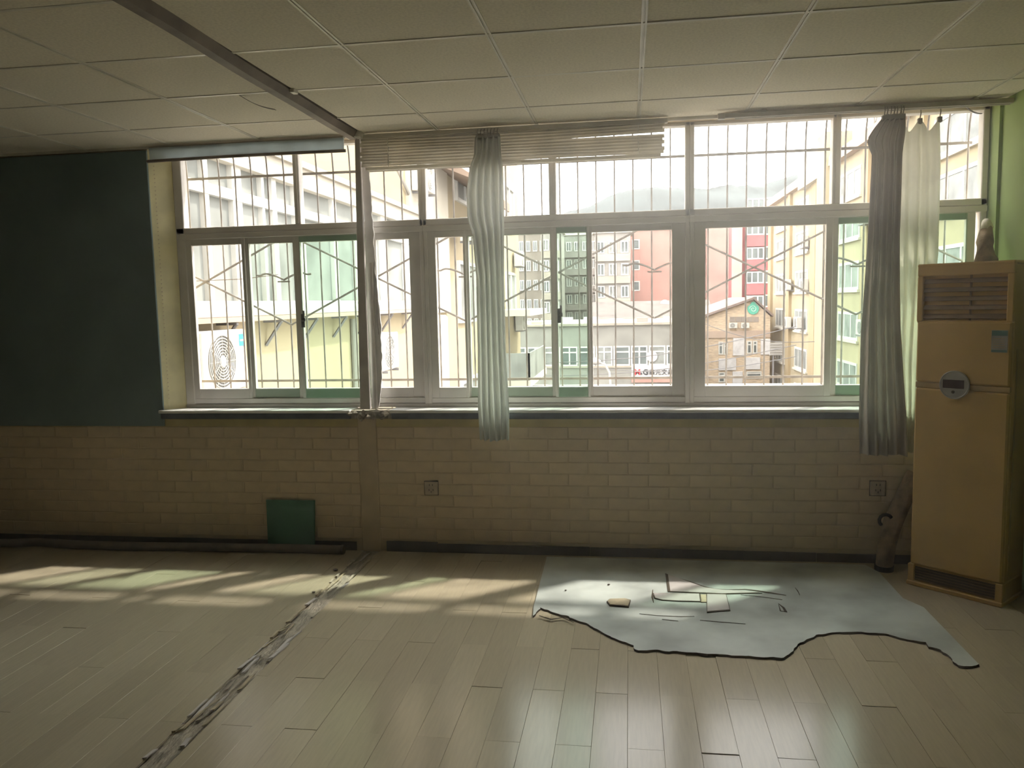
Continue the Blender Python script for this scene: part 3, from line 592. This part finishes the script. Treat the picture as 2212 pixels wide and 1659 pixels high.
def ac_unit(x, y, z, label, face='x', s=1.0, sticker=False, n=5):
    t = thing('outdoor_unit', (x, y, z), label, 'air conditioner', 'outdoor units on the buildings')
    w, d, h = .80*s, .28*s, .55*s
    def P(a, b, c): return (x+b, y+a, z+c) if face == 'x' else (x+a, y-b, z+c)
    def bx(a0, a1, b0, b1, c0, c1):
        p, r = P(a0, b0, c0), P(a1, b1, c1); return MB().box(min(p[0], r[0]), max(p[0], r[0]), min(p[1], r[1]), max(p[1], r[1]), min(p[2], r[2]), max(p[2], r[2]))
    part(bx(-w/2, w/2, -d, 0, 0, h), 'case', M['acw'], t, bevel=.012*s)
    axv = (1, 0, 0) if face == 'x' else (0, -1, 0)
    fc = -w*.08
    part(MB().cyl(P(fc, -.002, h*.5), axv, .235*s, .004, 40), 'fan_well', M['fan'], t)
    for k in range(n): part(MB().ring(P(fc, .008, h*.5), axv, .235*s*(k+1)/n, .0055*s, 36), 'guard_ring', M['acw'], t)
    for k in range(12):
        a = 2*math.pi*k/12; c = Vector(P(fc, .008, h*.5)); e = Vector(P(fc+.235*s*math.cos(a), .008, h*.5+.235*s*math.sin(a)))
        part(MB().tube([c, e], .003*s, 5), 'guard_spoke', M['acw'], t)
    part(MB().cyl(P(fc, .0, h*.5), axv, .05*s, .016, 20), 'hub', M['acw'], t)
    for a in (-w*.35, w*.35): part(bx(a-.02, a+.02, -d-.02, .03, -.04, 0), 'bracket', M['dark'], t)
    if sticker: part(bx(w*.33, w*.47, 0, .003, h*.72, h*.92), 'sticker', M['blue'], t); part(bx(w*.35, w*.45, .003, .004, h*.80, h*.83), 'sticker_text', M['acw'], t)
    return t
ac_unit(-3.58, 1.83, .84, 'white outdoor fan unit with a blue sticker under the balcony ledge', sticker=True, n=9)
ac_unit(-3.55, 6.75, .62, 'outdoor fan unit on the yellow wall behind the leaning post')

# --- sunlit block behind the wing
b2 = thing('sunlit_block', (FX, 17, GZ), 'tall cream apartment block glaring in the sun beyond the wing', 'building')
part(MB().box(FX-9, FX-.3, 9.95, 26, GZ, 14), 'wall', M['ywall'], b2)
part(MB().box(FX-.3, FX+.0, 9.95, 12.2, GZ, 1.35), 'porch_wall', M['wwall'], b2, bevel=.05)
part(MB().box(FX-.35, FX-.2, 10.2, 13.4, 1.4, 5), 'render_patch', M['wwall'], b2)
for k, z in enumerate((-4.9, -1.9, 1.1, 4.1, 7.1)):
    for y in (14.6, 18.6, 22.4): facade_window(b2, 0, FX-.3, y, y+2.2, z, z+1.55, 1, 2, gm=M['owinl'], ft=.09)
for z in (-1.15, -4.1):
    part(MB().box(FX-.3, FX+.75, 20.5, 25.6, z, z+.22), 'balcony_slab', M['wwall'], b2)
    part(MB().box(FX-.3, FX+.72, 20.6, 20.7, z+.2, z+1.1), 'balcony_front', M['owinl'], b2)
    part(MB().box(FX+.66, FX+.72, 20.6, 25.5, z+.2, z+1.1), 'balcony_front', M['owinl'], b2)
    part(MB().box(FX-.3, FX+.80, 20.4, 25.7, z+2.3, z+2.5), 'balcony_roof', M['wwall'], b2)
part(MB().prism([(FX-.3, 12.0, 4.9), (FX+.7, 12.0, 4.25), (FX+.7, 12.0, 4.18), (FX-.3, 12.0, 4.6)], (0, 5, 0)), 'awning', M['awn'], b2)
for k in range(9): part(MB().prism([(FX+.66, 12.0+k*.56, 4.2), (FX+.72, 12.0+k*.56, 4.2), (FX+.72, 12.4+k*.56, 4.2), (FX+.66, 12.4+k*.56, 4.2)], (0, 0, -.18)), 'awning_scallop', M['awn'], b2)
part(MB().tube([(FX-.2, 8.9, 4.2), (FX-.24, 9.96, 3.8), (FX-.25, 10.4, 3.6)], .03, 6), 'cable', M['grey'], b2)
ac_unit(FX+.1, 10.6, 3.75, 'outdoor fan unit high on the sunlit block above the wing roof')
ac_unit(FX+.25, 14.2, 3.05, 'outdoor fan unit under the brown awning of the sunlit block')
ac_unit(FX+.05, 24.6, 2.9, 'outdoor fan unit at the far corner of the sunlit block, upper one')
ac_unit(FX+.05, 24.6, .55, 'outdoor fan unit at the far corner of the sunlit block, lower one')

# --- long low shop building
Y1 = 58
P0, P1 = W(1085, 707, 1, Y1), W(1462, 704, 1, Y1)
sh = thing('shop_building', (0, Y1, GZ), 'long low grey building with a ribbon of white windows across the street', 'building')
zt = -.35; x0, x1 = P0.x-14, W(1488, 700, 1, Y1).x
part(MB().box(x0, x1, Y1, Y1+14, GZ, zt), 'wall', M['conc'], sh)
part(MB().box(x0-.2, x1+.2, Y1-.25, Y1+14, zt, zt+.18), 'parapet', M['cream'], sh)
zb, zw = W(1300, 790, 1, Y1).z, W(1300, 748, 1, Y1).z
k = 0; x = x0+1
while x < x1-1.3:
    facade_window(sh, 1, Y1, x, x+1.28, zb, zw, -1, 2 if k % 2 else 1, ft=.11, d=.06, nt=1, gm=M['owin'] if k % 3 else M['owinl']); x += 1.36; k += 1
part(MB().box(x0, x1, Y1-.1, Y1, zb-.16, zb), 'string_course', M['cream'], sh)
p = W(1408, 770, 1, Y1-.12); part(MB().cyl(p, (0, -1, 0), .42, .03, 24), 'round_sticker', M['poster'], sh)
for j in range(14):
    xx = x0+1.5+j*2.1; h = R.uniform(.15, .5); part(MB().box(xx, xx+R.uniform(.3, 1.2), Y1+1, Y1+2, zt+.18, zt+.18+h), 'roof_clutter', R.choice((M['grey'], M['poster'], M['cream'])), sh)
part(MB().box(x0, x1, Y1-1.2, Y1, -5.35, -5.15), 'shop_canopy', M['wframe'], sh)
sg = thing('shop_sign', W(1420, 805, 1, Y1-.3), 'white shop sign with red and black lettering', 'sign')
s0, s1 = W(1364, 818, 1, Y1-.3), W(1475, 789, 1, Y1-.3)
part(MB().box(s0.x, s1.x, Y1-.3, Y1-.05, s0.z, s1.z), 'sign_board', M['poster'], sg)
part(MB().box(s0.x, s1.x, Y1-.34, Y1-.05, s0.z-.30, s0.z), 'red_band', M['red'], sg)
def text(body, u, v, size, m, Y, par, name='lettering'):
    p = W(u, v, 1, Y); cu = bpy.data.curves.new(name, 'FONT'); cu.body = body; cu.size = size; cu.extrude = .02; cu.align_x = 'LEFT'
    if body in 'MG': cu.offset = size*.03
    ob = bpy.data.objects.new(name, cu); C.objects.link(ob); bpy.context.view_layer.update()
    me = bpy.data.meshes.new_from_object(ob.evaluated_get(bpy.context.evaluated_depsgraph_get())); bpy.data.objects.remove(ob)
    for vtx in me.vertices: a = vtx.co.copy(); vtx.co = (p.x+a.x, p.y-a.z, p.z+a.y)
    me.materials.clear(); me.materials.append(m); return keep(link(name, me), par)
text('M', 1370, 809.5, .62, M['signr'], Y1-.33, sg); text('&', 1383, 809, .26, M['signk'], Y1-.33, sg); text('G', 1388.5, 809.3, .58, M['signk'], Y1-.33, sg); text('晨光文具', 1401.5, 808.6, .47, M['signk'], Y1-.33, sg)

# --- mid-rise blocks behind
def block(name, u0, u1, vt, Y, m, label, depth=14, cols=0, rows=0, fv=None, wm=None, bands=None, cap=M['wwall']):
    a, b = W(u0, vt, 1, Y), W(u1, vt, 1, Y); zt = (a.z+b.z)/2
    t = thing(name, (a.x, Y, GZ), label, 'building', 'apartment blocks across the street')
    part(MB().box(a.x, b.x, Y, Y+depth, GZ, zt), 'wall', m, t)
    part(MB().box(a.x-.3, b.x+.3, Y-.3, Y+depth, zt, zt+.5), 'roof_parapet', cap, t)
    w = (b.x-a.x)/max(cols, 1)
    for r in range(rows):
        z = zt-2.7-r*2.95
        for c in range(cols):
            facade_window(t, 1, Y, a.x+w*(c+.18), a.x+w*(c+.82), z, z+1.6, -1, 2, ft=.14, gm=R.choice((M['owin'], M['owin'], M['owinl'])), d=.15)
        if bands: part(MB().box(a.x+w*.05, b.x-w*.05, Y-.5, Y, z-1.05, z-.08), 'balcony_band', bands, t)
    return t, a, b, zt
block('apartment_block', 1040, 1128, 470, 150, M['red'], 'dull red apartment block partly hidden behind the bunched curtain', cols=4, rows=7)
block('apartment_block', 1118, 1178, 505, 118, M['brown'], 'narrow brown apartment block left of the greyer blocks', cols=4, rows=6)
block('apartment_block', 1168, 1210, 500, 110, M['grey'], 'slim grey block with pale balconies behind the window latch', depth=7, cols=2, rows=6, bands=M['cream'])
block('apartment_block', 1202, 1290, 508, 132, M['conc'], 'pale greenish block seen through the darkest green pane', cols=5, rows=7, bands=M['grey'])
block('apartment_block', 1284, 1362, 503, 104, M['grey'], 'grey brown block with cream bay balconies beside the pink tower', depth=7, cols=3, rows=6, bands=M['cream'])
T, a, b, zt = block('apartment_tower', 1360, 1582, 494, 112, M['red'], 'tall pink red tower with a blank side wall', cols=0, rows=0)
for r in range(6): facade_window(T, 1, 112, a.x+.3, a.x+1.4, zt-2.7-r*2.95, zt-1.3-r*2.95, -1, 1, ft=.14)
part(MB().box(W(1526, 500, 1, 111.8).x, b.x+.05, 111.6, 112, GZ, zt), 'side_band', M['pinkb'], T)
T, a, b, zt = block('apartment_block', 1581, 1676, 470, 100, M['crim'], 'crimson apartment block with white window bays beside the yellow building', depth=3, cols=0, rows=0)
part(MB().box(a.x, W(1602, 500, 1, 100).x, 99.3, 100, GZ, zt), 'white_bay', M['cream'], T)
for r in range(6):
    z = W(1630, 545-0+r*0, 1, 100).z+5.1-r*3.0
    facade_window(T, 1, 99.6, W(1611, 500, 1, 100).x, W(1650, 500, 1, 100).x, z, z+1.5, -1, 3, ft=.16)
    facade_window(T, 1, 99.9, W(1652, 500, 1, 100).x, W(1669, 500, 1, 100).x, z, z+1.6, -1, 2, ft=.16)
    part(MB().box(W(1609, 500, 1, 100).x, W(1652, 500, 1, 100).x, 99.3, 100, z-1.4, z-.05), 'bay_front', M['crim'], T)
# low roofs between shop building and the tower
lr = thing('low_house', (0, 80, GZ), 'low house with grey tiled roof behind the shop building', 'building')
a, b = W(1285, 690, 1, 84), W(1470, 672, 1, 84)
part(MB().box(a.x, b.x+3, 84, 94, GZ, a.z), 'wall', M['cream'], lr)
part(MB().prism([(a.x-.5, 83.3, a.z), (a.x-.5, 94, a.z), (a.x-.5, 89, a.z+1.9)], (b.x-a.x+4, 0, 0)), 'roof', M['slate'], lr)
part(MB().box(a.x-.5, b.x+3.2, 83.2, 83.5, a.z-.15, a.z+.12), 'gutter', M['pinkc'], lr)
for j in range(8): facade_window(lr, 1, 84, a.x+1+j*1.25, a.x+1.6+j*1.25, a.z-1.1, a.z-.45, -1, 1, ft=.08)
p = W(1436, 657, 1, 88); part(MB().cyl(p, (-.2, -1, .2), .5, .12, 20), 'satellite_dish', M['poster'], lr); part(MB().tube([p, (p.x, p.y+.3, a.z+.5)], .06, 6), 'dish_mast', M['dark'], lr)

# --- gabled building
Y2 = 66
gb = thing('gabled_building', (0, Y2, GZ), 'tan brick gabled building with a green emblem', 'building')
a, b, ap = W(1508, 690, 1, Y2), W(1664, 672, 1, Y2), W(1627, 648, 1, Y2)
zl = W(1530, 681, 1, Y2).z; zr = W(1690, 675, 1, Y2).z
part(MB().prism([(a.x, Y2, GZ), (b.x, Y2, GZ), (b.x, Y2, zr-.3), (ap.x, Y2, ap.z), (a.x, Y2, zl-.35)], (0, 16, 0)), 'wall', M['tbrick'], gb)
part(MB().prism([(a.x-.4, Y2-.4, zl-.45), (ap.x, Y2-.4, ap.z+.05), (ap.x, Y2-.4, ap.z+.25), (a.x-.4, Y2-.4, zl-.25)], (0, 16.8, 0)), 'roof_slope', M['rooft'], gb)
part(MB().prism([(ap.x, Y2-.4, ap.z+.05), (b.x+.2, Y2-.4, zr-.35), (b.x+.2, Y2-.4, zr-.15), (ap.x, Y2-.4, ap.z+.25)], (0, 16.8, 0)), 'roof_slope', M['rooft'], gb)
q0, q1 = W(1500, 722, 1, Y2), W(1700, 712, 1, Y2); part(MB().box(a.x, b.x, Y2-.12, Y2, q0.z-.35, q0.z+.25), 'string_course', M['pinkc'], gb)
e = W(1627, 667, 1, Y2-.1); rr = .48
ring = [(e.x+rr*math.sin(t)*(1 if math.cos(t) < .55 else .8), Y2-.02, e.z+rr*math.cos(t)*(1.0 if abs(t) > .5 else 1.25)) for t in [2*math.pi*k/28 for k in range(-14, 14)]]
em_ = part(MB().prism(ring, (0, -.1, 0)), 'emblem', M['emb'], gb)
sub(MB().tube([(e.x+(.05+.018*k)*math.cos(k*.62), Y2-.13, e.z-.03+(.05+.018*k)*math.sin(k*.62)) for k in range(16)], .03, 6), 'emblem_swirl', M['embl'], em_)
for u0, u1, v0, v1 in ((1552, 1562, 738, 766), (1563, 1572, 740, 766), (1613, 1624, 736, 764), (1626, 1636, 736, 764), (1552, 1566, 804, 826), (1612, 1645, 802, 818)):
    p, r = W(u0, v1, 1, Y2), W(u1, v0, 1, Y2); facade_window(gb, 1, Y2, p.x, r.x, p.z, r.z, -1, 1, ft=.10, nt=1)
for u0, u1, v0, v1 in ((1583, 1608, 730, 768), (1643, 1664, 732, 766), (1552, 1590, 774, 800), (1608, 1642, 772, 798), (1582, 1604, 802, 828)):
    p, r = W(u0, v1, 1, Y2), W(u1, v0, 1, Y2); part(MB().box(p.x, r.x, Y2-.15, Y2, p.z, r.z), 'notice_panel', M['poster'], gb, bevel=.02)
for u in (1582, 1595, 1607, 1620, 1633): 
    p = W(u, 690, 1, Y2); part(MB().box(p.x-.22, p.x+.22, Y2-.05, Y2, p.z-.22, p.z+.22), 'vent_opening', M['brown'], gb)
for u, lab in ((1584, 'left white outdoor unit on the tan gable'), (1610, 'right white outdoor unit on the tan gable')):
    p = W(u, 709, 1, Y2-.4); ac_unit(p.x, p.y, p.z, lab, face='y', s=.85)
rf = thing('near_roof', (2, 20, -1.5), 'pale flat roof just below the windows', 'roof')
c0_, c1_ = W(1120, 834, 1, 25), W(1665, 831, 1, 25)
part(MB().box(c0_.x, c1_.x+2, 21.5, 25, c0_.z-.5, c0_.z-.05), 'roof_deck', M['conc'], rf); part(MB().box(c0_.x, c1_.x+2, 25, 25.2, c0_.z-.5, c0_.z+.02), 'roof_edge', M['wframe'], rf)

# --- long yellow building on the right, plane x = 13
X5 = 13.0
yb = thing('yellow_building', (X5, 45, GZ), 'long yellow apartment building receding on the right', 'building')
part(MB().box(X5, X5+12, 14, 73, GZ, 10.1), 'wall', M['ywall'], yb)
part(MB().box(X5-.45, X5+12, 13.6, 73.3, 9.75, 10.35), 'cornice', M['pinkc'], yb)
part(MB().prism([(X5-.45, 13.6, 10.35), (X5+3.5, 13.6, 12.6), (X5+3.5, 13.6, 10.35)], (0, 59.6, 0)), 'roof_slope', M['rooft'], yb)
part(MB().box(X5-.65, X5+1, 49.3, 51.4, GZ, 11.9), 'stair_tower', M['ywall'], yb); part(MB().box(X5-.55, X5+1, 51.4, 58.0, 9.4, 11.7), 'stair_tower', M['wwall'], yb)
for y0, y1 in ((14, 15), (25.4, 26.2), (33.2, 34.2), (41.4, 42.4), (53.6, 55.2), (62.6, 63.6), (71.2, 72.6)):
    part(MB().box(X5-.22, X5, y0, y1, GZ, 9.75), 'pilaster', M['ypil'], yb)
for y0, y1 in ((65.2, 69.4), (56.6, 61.0), (43.4, 47.8), (35.6, 40.2), (27.6, 32.4), (19, 23.6)):
    for z in (8.9, 6.5, 3.55, .6, -2.35, -5.2):
        facade_window(yb, 0, X5, y0, y1, z-1.65, z, -1, 3, ft=.16, d=.05, gm=M['owinl'])
        part(MB().box(X5-.16, X5, y0-.2, y1+.2, z-1.80, z-1.66), 'window_sill', M['wwall'], yb)
part(MB().tube([(X5-.3, 52.6, 9.7), (X5-.3, 52.6, GZ)], .12, 8), 'downpipe', M['ypil'], yb)
for i, (y, z, lab) in enumerate(((62.2, 2.1, 'far outdoor unit between window columns of the yellow building, middle floor'), (56.0, 2.0, 'outdoor unit below a window beside the pilaster of the yellow building'), (56.2, 5.1, 'upper outdoor unit by the pilaster of the yellow building'), (62.0, -.9, 'large outdoor unit low on the far part of the yellow building'), (58.0, -.8, 'paired outdoor unit low beside the large one on the yellow building'), (41.0, 5.4, 'outdoor unit on the yellow building seen beside the patterned curtain, upper'), (41.0, -.6, 'outdoor unit on the yellow building seen beside the patterned curtain, lower'))):
    t = thing('outdoor_unit', (X5-.5, y, z), lab, 'air conditioner', 'outdoor units on the buildings')
    part(MB().box(X5-.62, X5-.22, y-.6, y+.6, z, z+.85), 'case', M['acw'], t, bevel=.03); part(MB().cyl((X5-.62, y-.12, z+.42), (-1, 0, 0), .33, .02, 24), 'fan_well', M['fan'], t)
    part(MB().box(X5-.62, X5, y-.65, y+.65, z-.07, z), 'bracket', M['dark'], t)
bbd = thing('billboard', (11.5, 55, -4), 'grey slatted billboard frame at the foot of the yellow building', 'billboard')
p, r = W(1663, 768, 1, 54), W(1694, 740, 1, 54)
part(MB().box(p.x, r.x, 54, 54.2, p.z, r.z), 'panel', M['grey'], bbd)
for k in range(5): part(MB().box(p.x, r.x, 53.95, 54, p.z+(r.z-p.z)*(k+.4)/5, p.z+(r.z-p.z)*(k+.5)/5), 'slat', M['poster'], bbd)
part(MB().box(p.x+.2, p.x+.3, 54.05, 54.15, GZ, p.z), 'post', M['dark'], bbd)
# bare treetop over the yellow roof
tr = thing('bare_tree', (26.5, 89, GZ), 'bare twiggy treetop above the yellow roof', 'tree')
q = MB(); base = Vector((26.5, 89, 16)); q.tube([(26.5, 89, GZ), base], [.4, .2], 8)
def grow(p, d, l, r, n):
    e = p+d*l; q.tube([p, e], [r, r*.7], 5)
    if n: 
        for k in range(3): grow(e, (d+Vector((R.uniform(-.8, .8), R.uniform(-.8, .8), R.uniform(-.2, .5)))).normalized(), l*.68, r*.62, n-1)
grow(base, Vector((0, 0, 1)), 3.6, .16, 4)
part(q, 'branches', M['twig'], tr)

# --- street lamp, wires
lp = W(1286, 783, 1, 34); sl_ = thing('street_lamp', (lp.x+.9, 34, GZ), 'white street lamp with a curved arm', 'street lamp')
part(MB().tube([(lp.x+.75, 34, GZ), (lp.x+.75, 34, lp.z-1.4), (lp.x+.68, 34, lp.z-.5), (lp.x+.45, 34, lp.z-.08), (lp.x+.1, 34, lp.z)], .05, 8), 'pole', M['poster'], sl_)
part(MB().tube([(lp.x-.28, 34, lp.z+.02), (lp.x, 34, lp.z+.06), (lp.x+.25, 34, lp.z)], [.10, .19, .10], 12), 'lamp_head', M['poster'], sl_, smooth=True)
for (u0, v0, u1, v1), lab in zip(((1130, 785, 1720, 705), (1130, 812, 1720, 745), (1280, 795, 1720, 770), (1500, 690, 1760, 738)), ('uppermost overhead wire crossing the street', 'second overhead wire crossing in front of the shop windows', 'lowest overhead wire crossing above the shop sign', 'overhead wire slanting in front of the gabled building')):
    wy = 37+2.2*('uppermost', 'second', 'lowest', 'overhead').index(lab.split()[0]); a, b = W(u0, v0, 1, wy), W(u1, v1, 1, wy)
    MB().tube([a.lerp(b, t/12)-Vector((0, 0, .5*math.sin(math.pi*t/12))) for t in range(13)], .022, 5).build('overhead_wire', M['dark'], label=lab, cat='wire', group='overhead wires in the street')

# --- hill on the horizon
prof = [(900, 520), (1080, 500), (1200, 470), (1230, 452), (1290, 432), (1330, 410), (1362, 398), (1400, 395), (1450, 397), (1480, 399), (1540, 396), (1600, 394), (1650, 390), (1700, 372), (1760, 372), (1850, 395), (2000, 420), (2200, 440), (2500, 470)]
HY = 520; q = MB(); vs = []; P = []
for (u0, v0), (u1, v1) in zip(prof, prof[1:]):
    for k in range(8): P.append(W(u0+(u1-u0)*k/8, v0+(v1-v0)*k/8, 1, HY))
rows = 14
for j in range(rows):
    s = j/(rows-1)
    for i, p in enumerate(P):
        rough = 1.6*noise.noise(Vector((p.x*.09, s*9, 0)))+1.0*noise.noise(Vector((p.x*.35, s*20, 2)))
        if s <= .75: vs.append((p.x+6*noise.noise(Vector((s*5, p.x*.02, 3))), HY-260*(1-s/.75), GZ+(p.z-GZ)*(s/.75)**.8+rough*(s > 0)))
        else: vs.append((p.x, HY+300*(s-.75)/.25, p.z-(p.z-GZ)*((s-.75)/.25)**1.4))
n = len(P); q.add(vs, [(j*n+i, j*n+i+1, (j+1)*n+i+1, (j+1)*n+i) for j in range(rows-1) for i in range(n-1)])
q.build('wooded_hill', M['hill'], smooth=True, label='hazy wooded hill on the horizon behind the buildings', cat='hill')

# ------------------------------------------------------------------ haze volume added in the room for the glare veil around the windows
hz = bpy.data.materials.new('glare_veil'); hz.use_nodes = True; t = hz.node_tree; t.nodes.remove(t.nodes['Principled BSDF'])
v = t.nodes.new('ShaderNodeVolumeScatter'); v.inputs['Density'].default_value = .05; v.inputs['Anisotropy'].default_value = .87; v.inputs['Color'].default_value = (1, .96, .90, 1)
t.links.new(v.outputs[0], t.nodes['Material Output'].inputs['Volume'])
MB().box(XL+.01, XR-.01, YB+.01, -.002, .001, HC-.001).build('veil_haze', hz, kind='stuff', label='thin scattering haze added through the whole room as a glare veil', cat='haze')
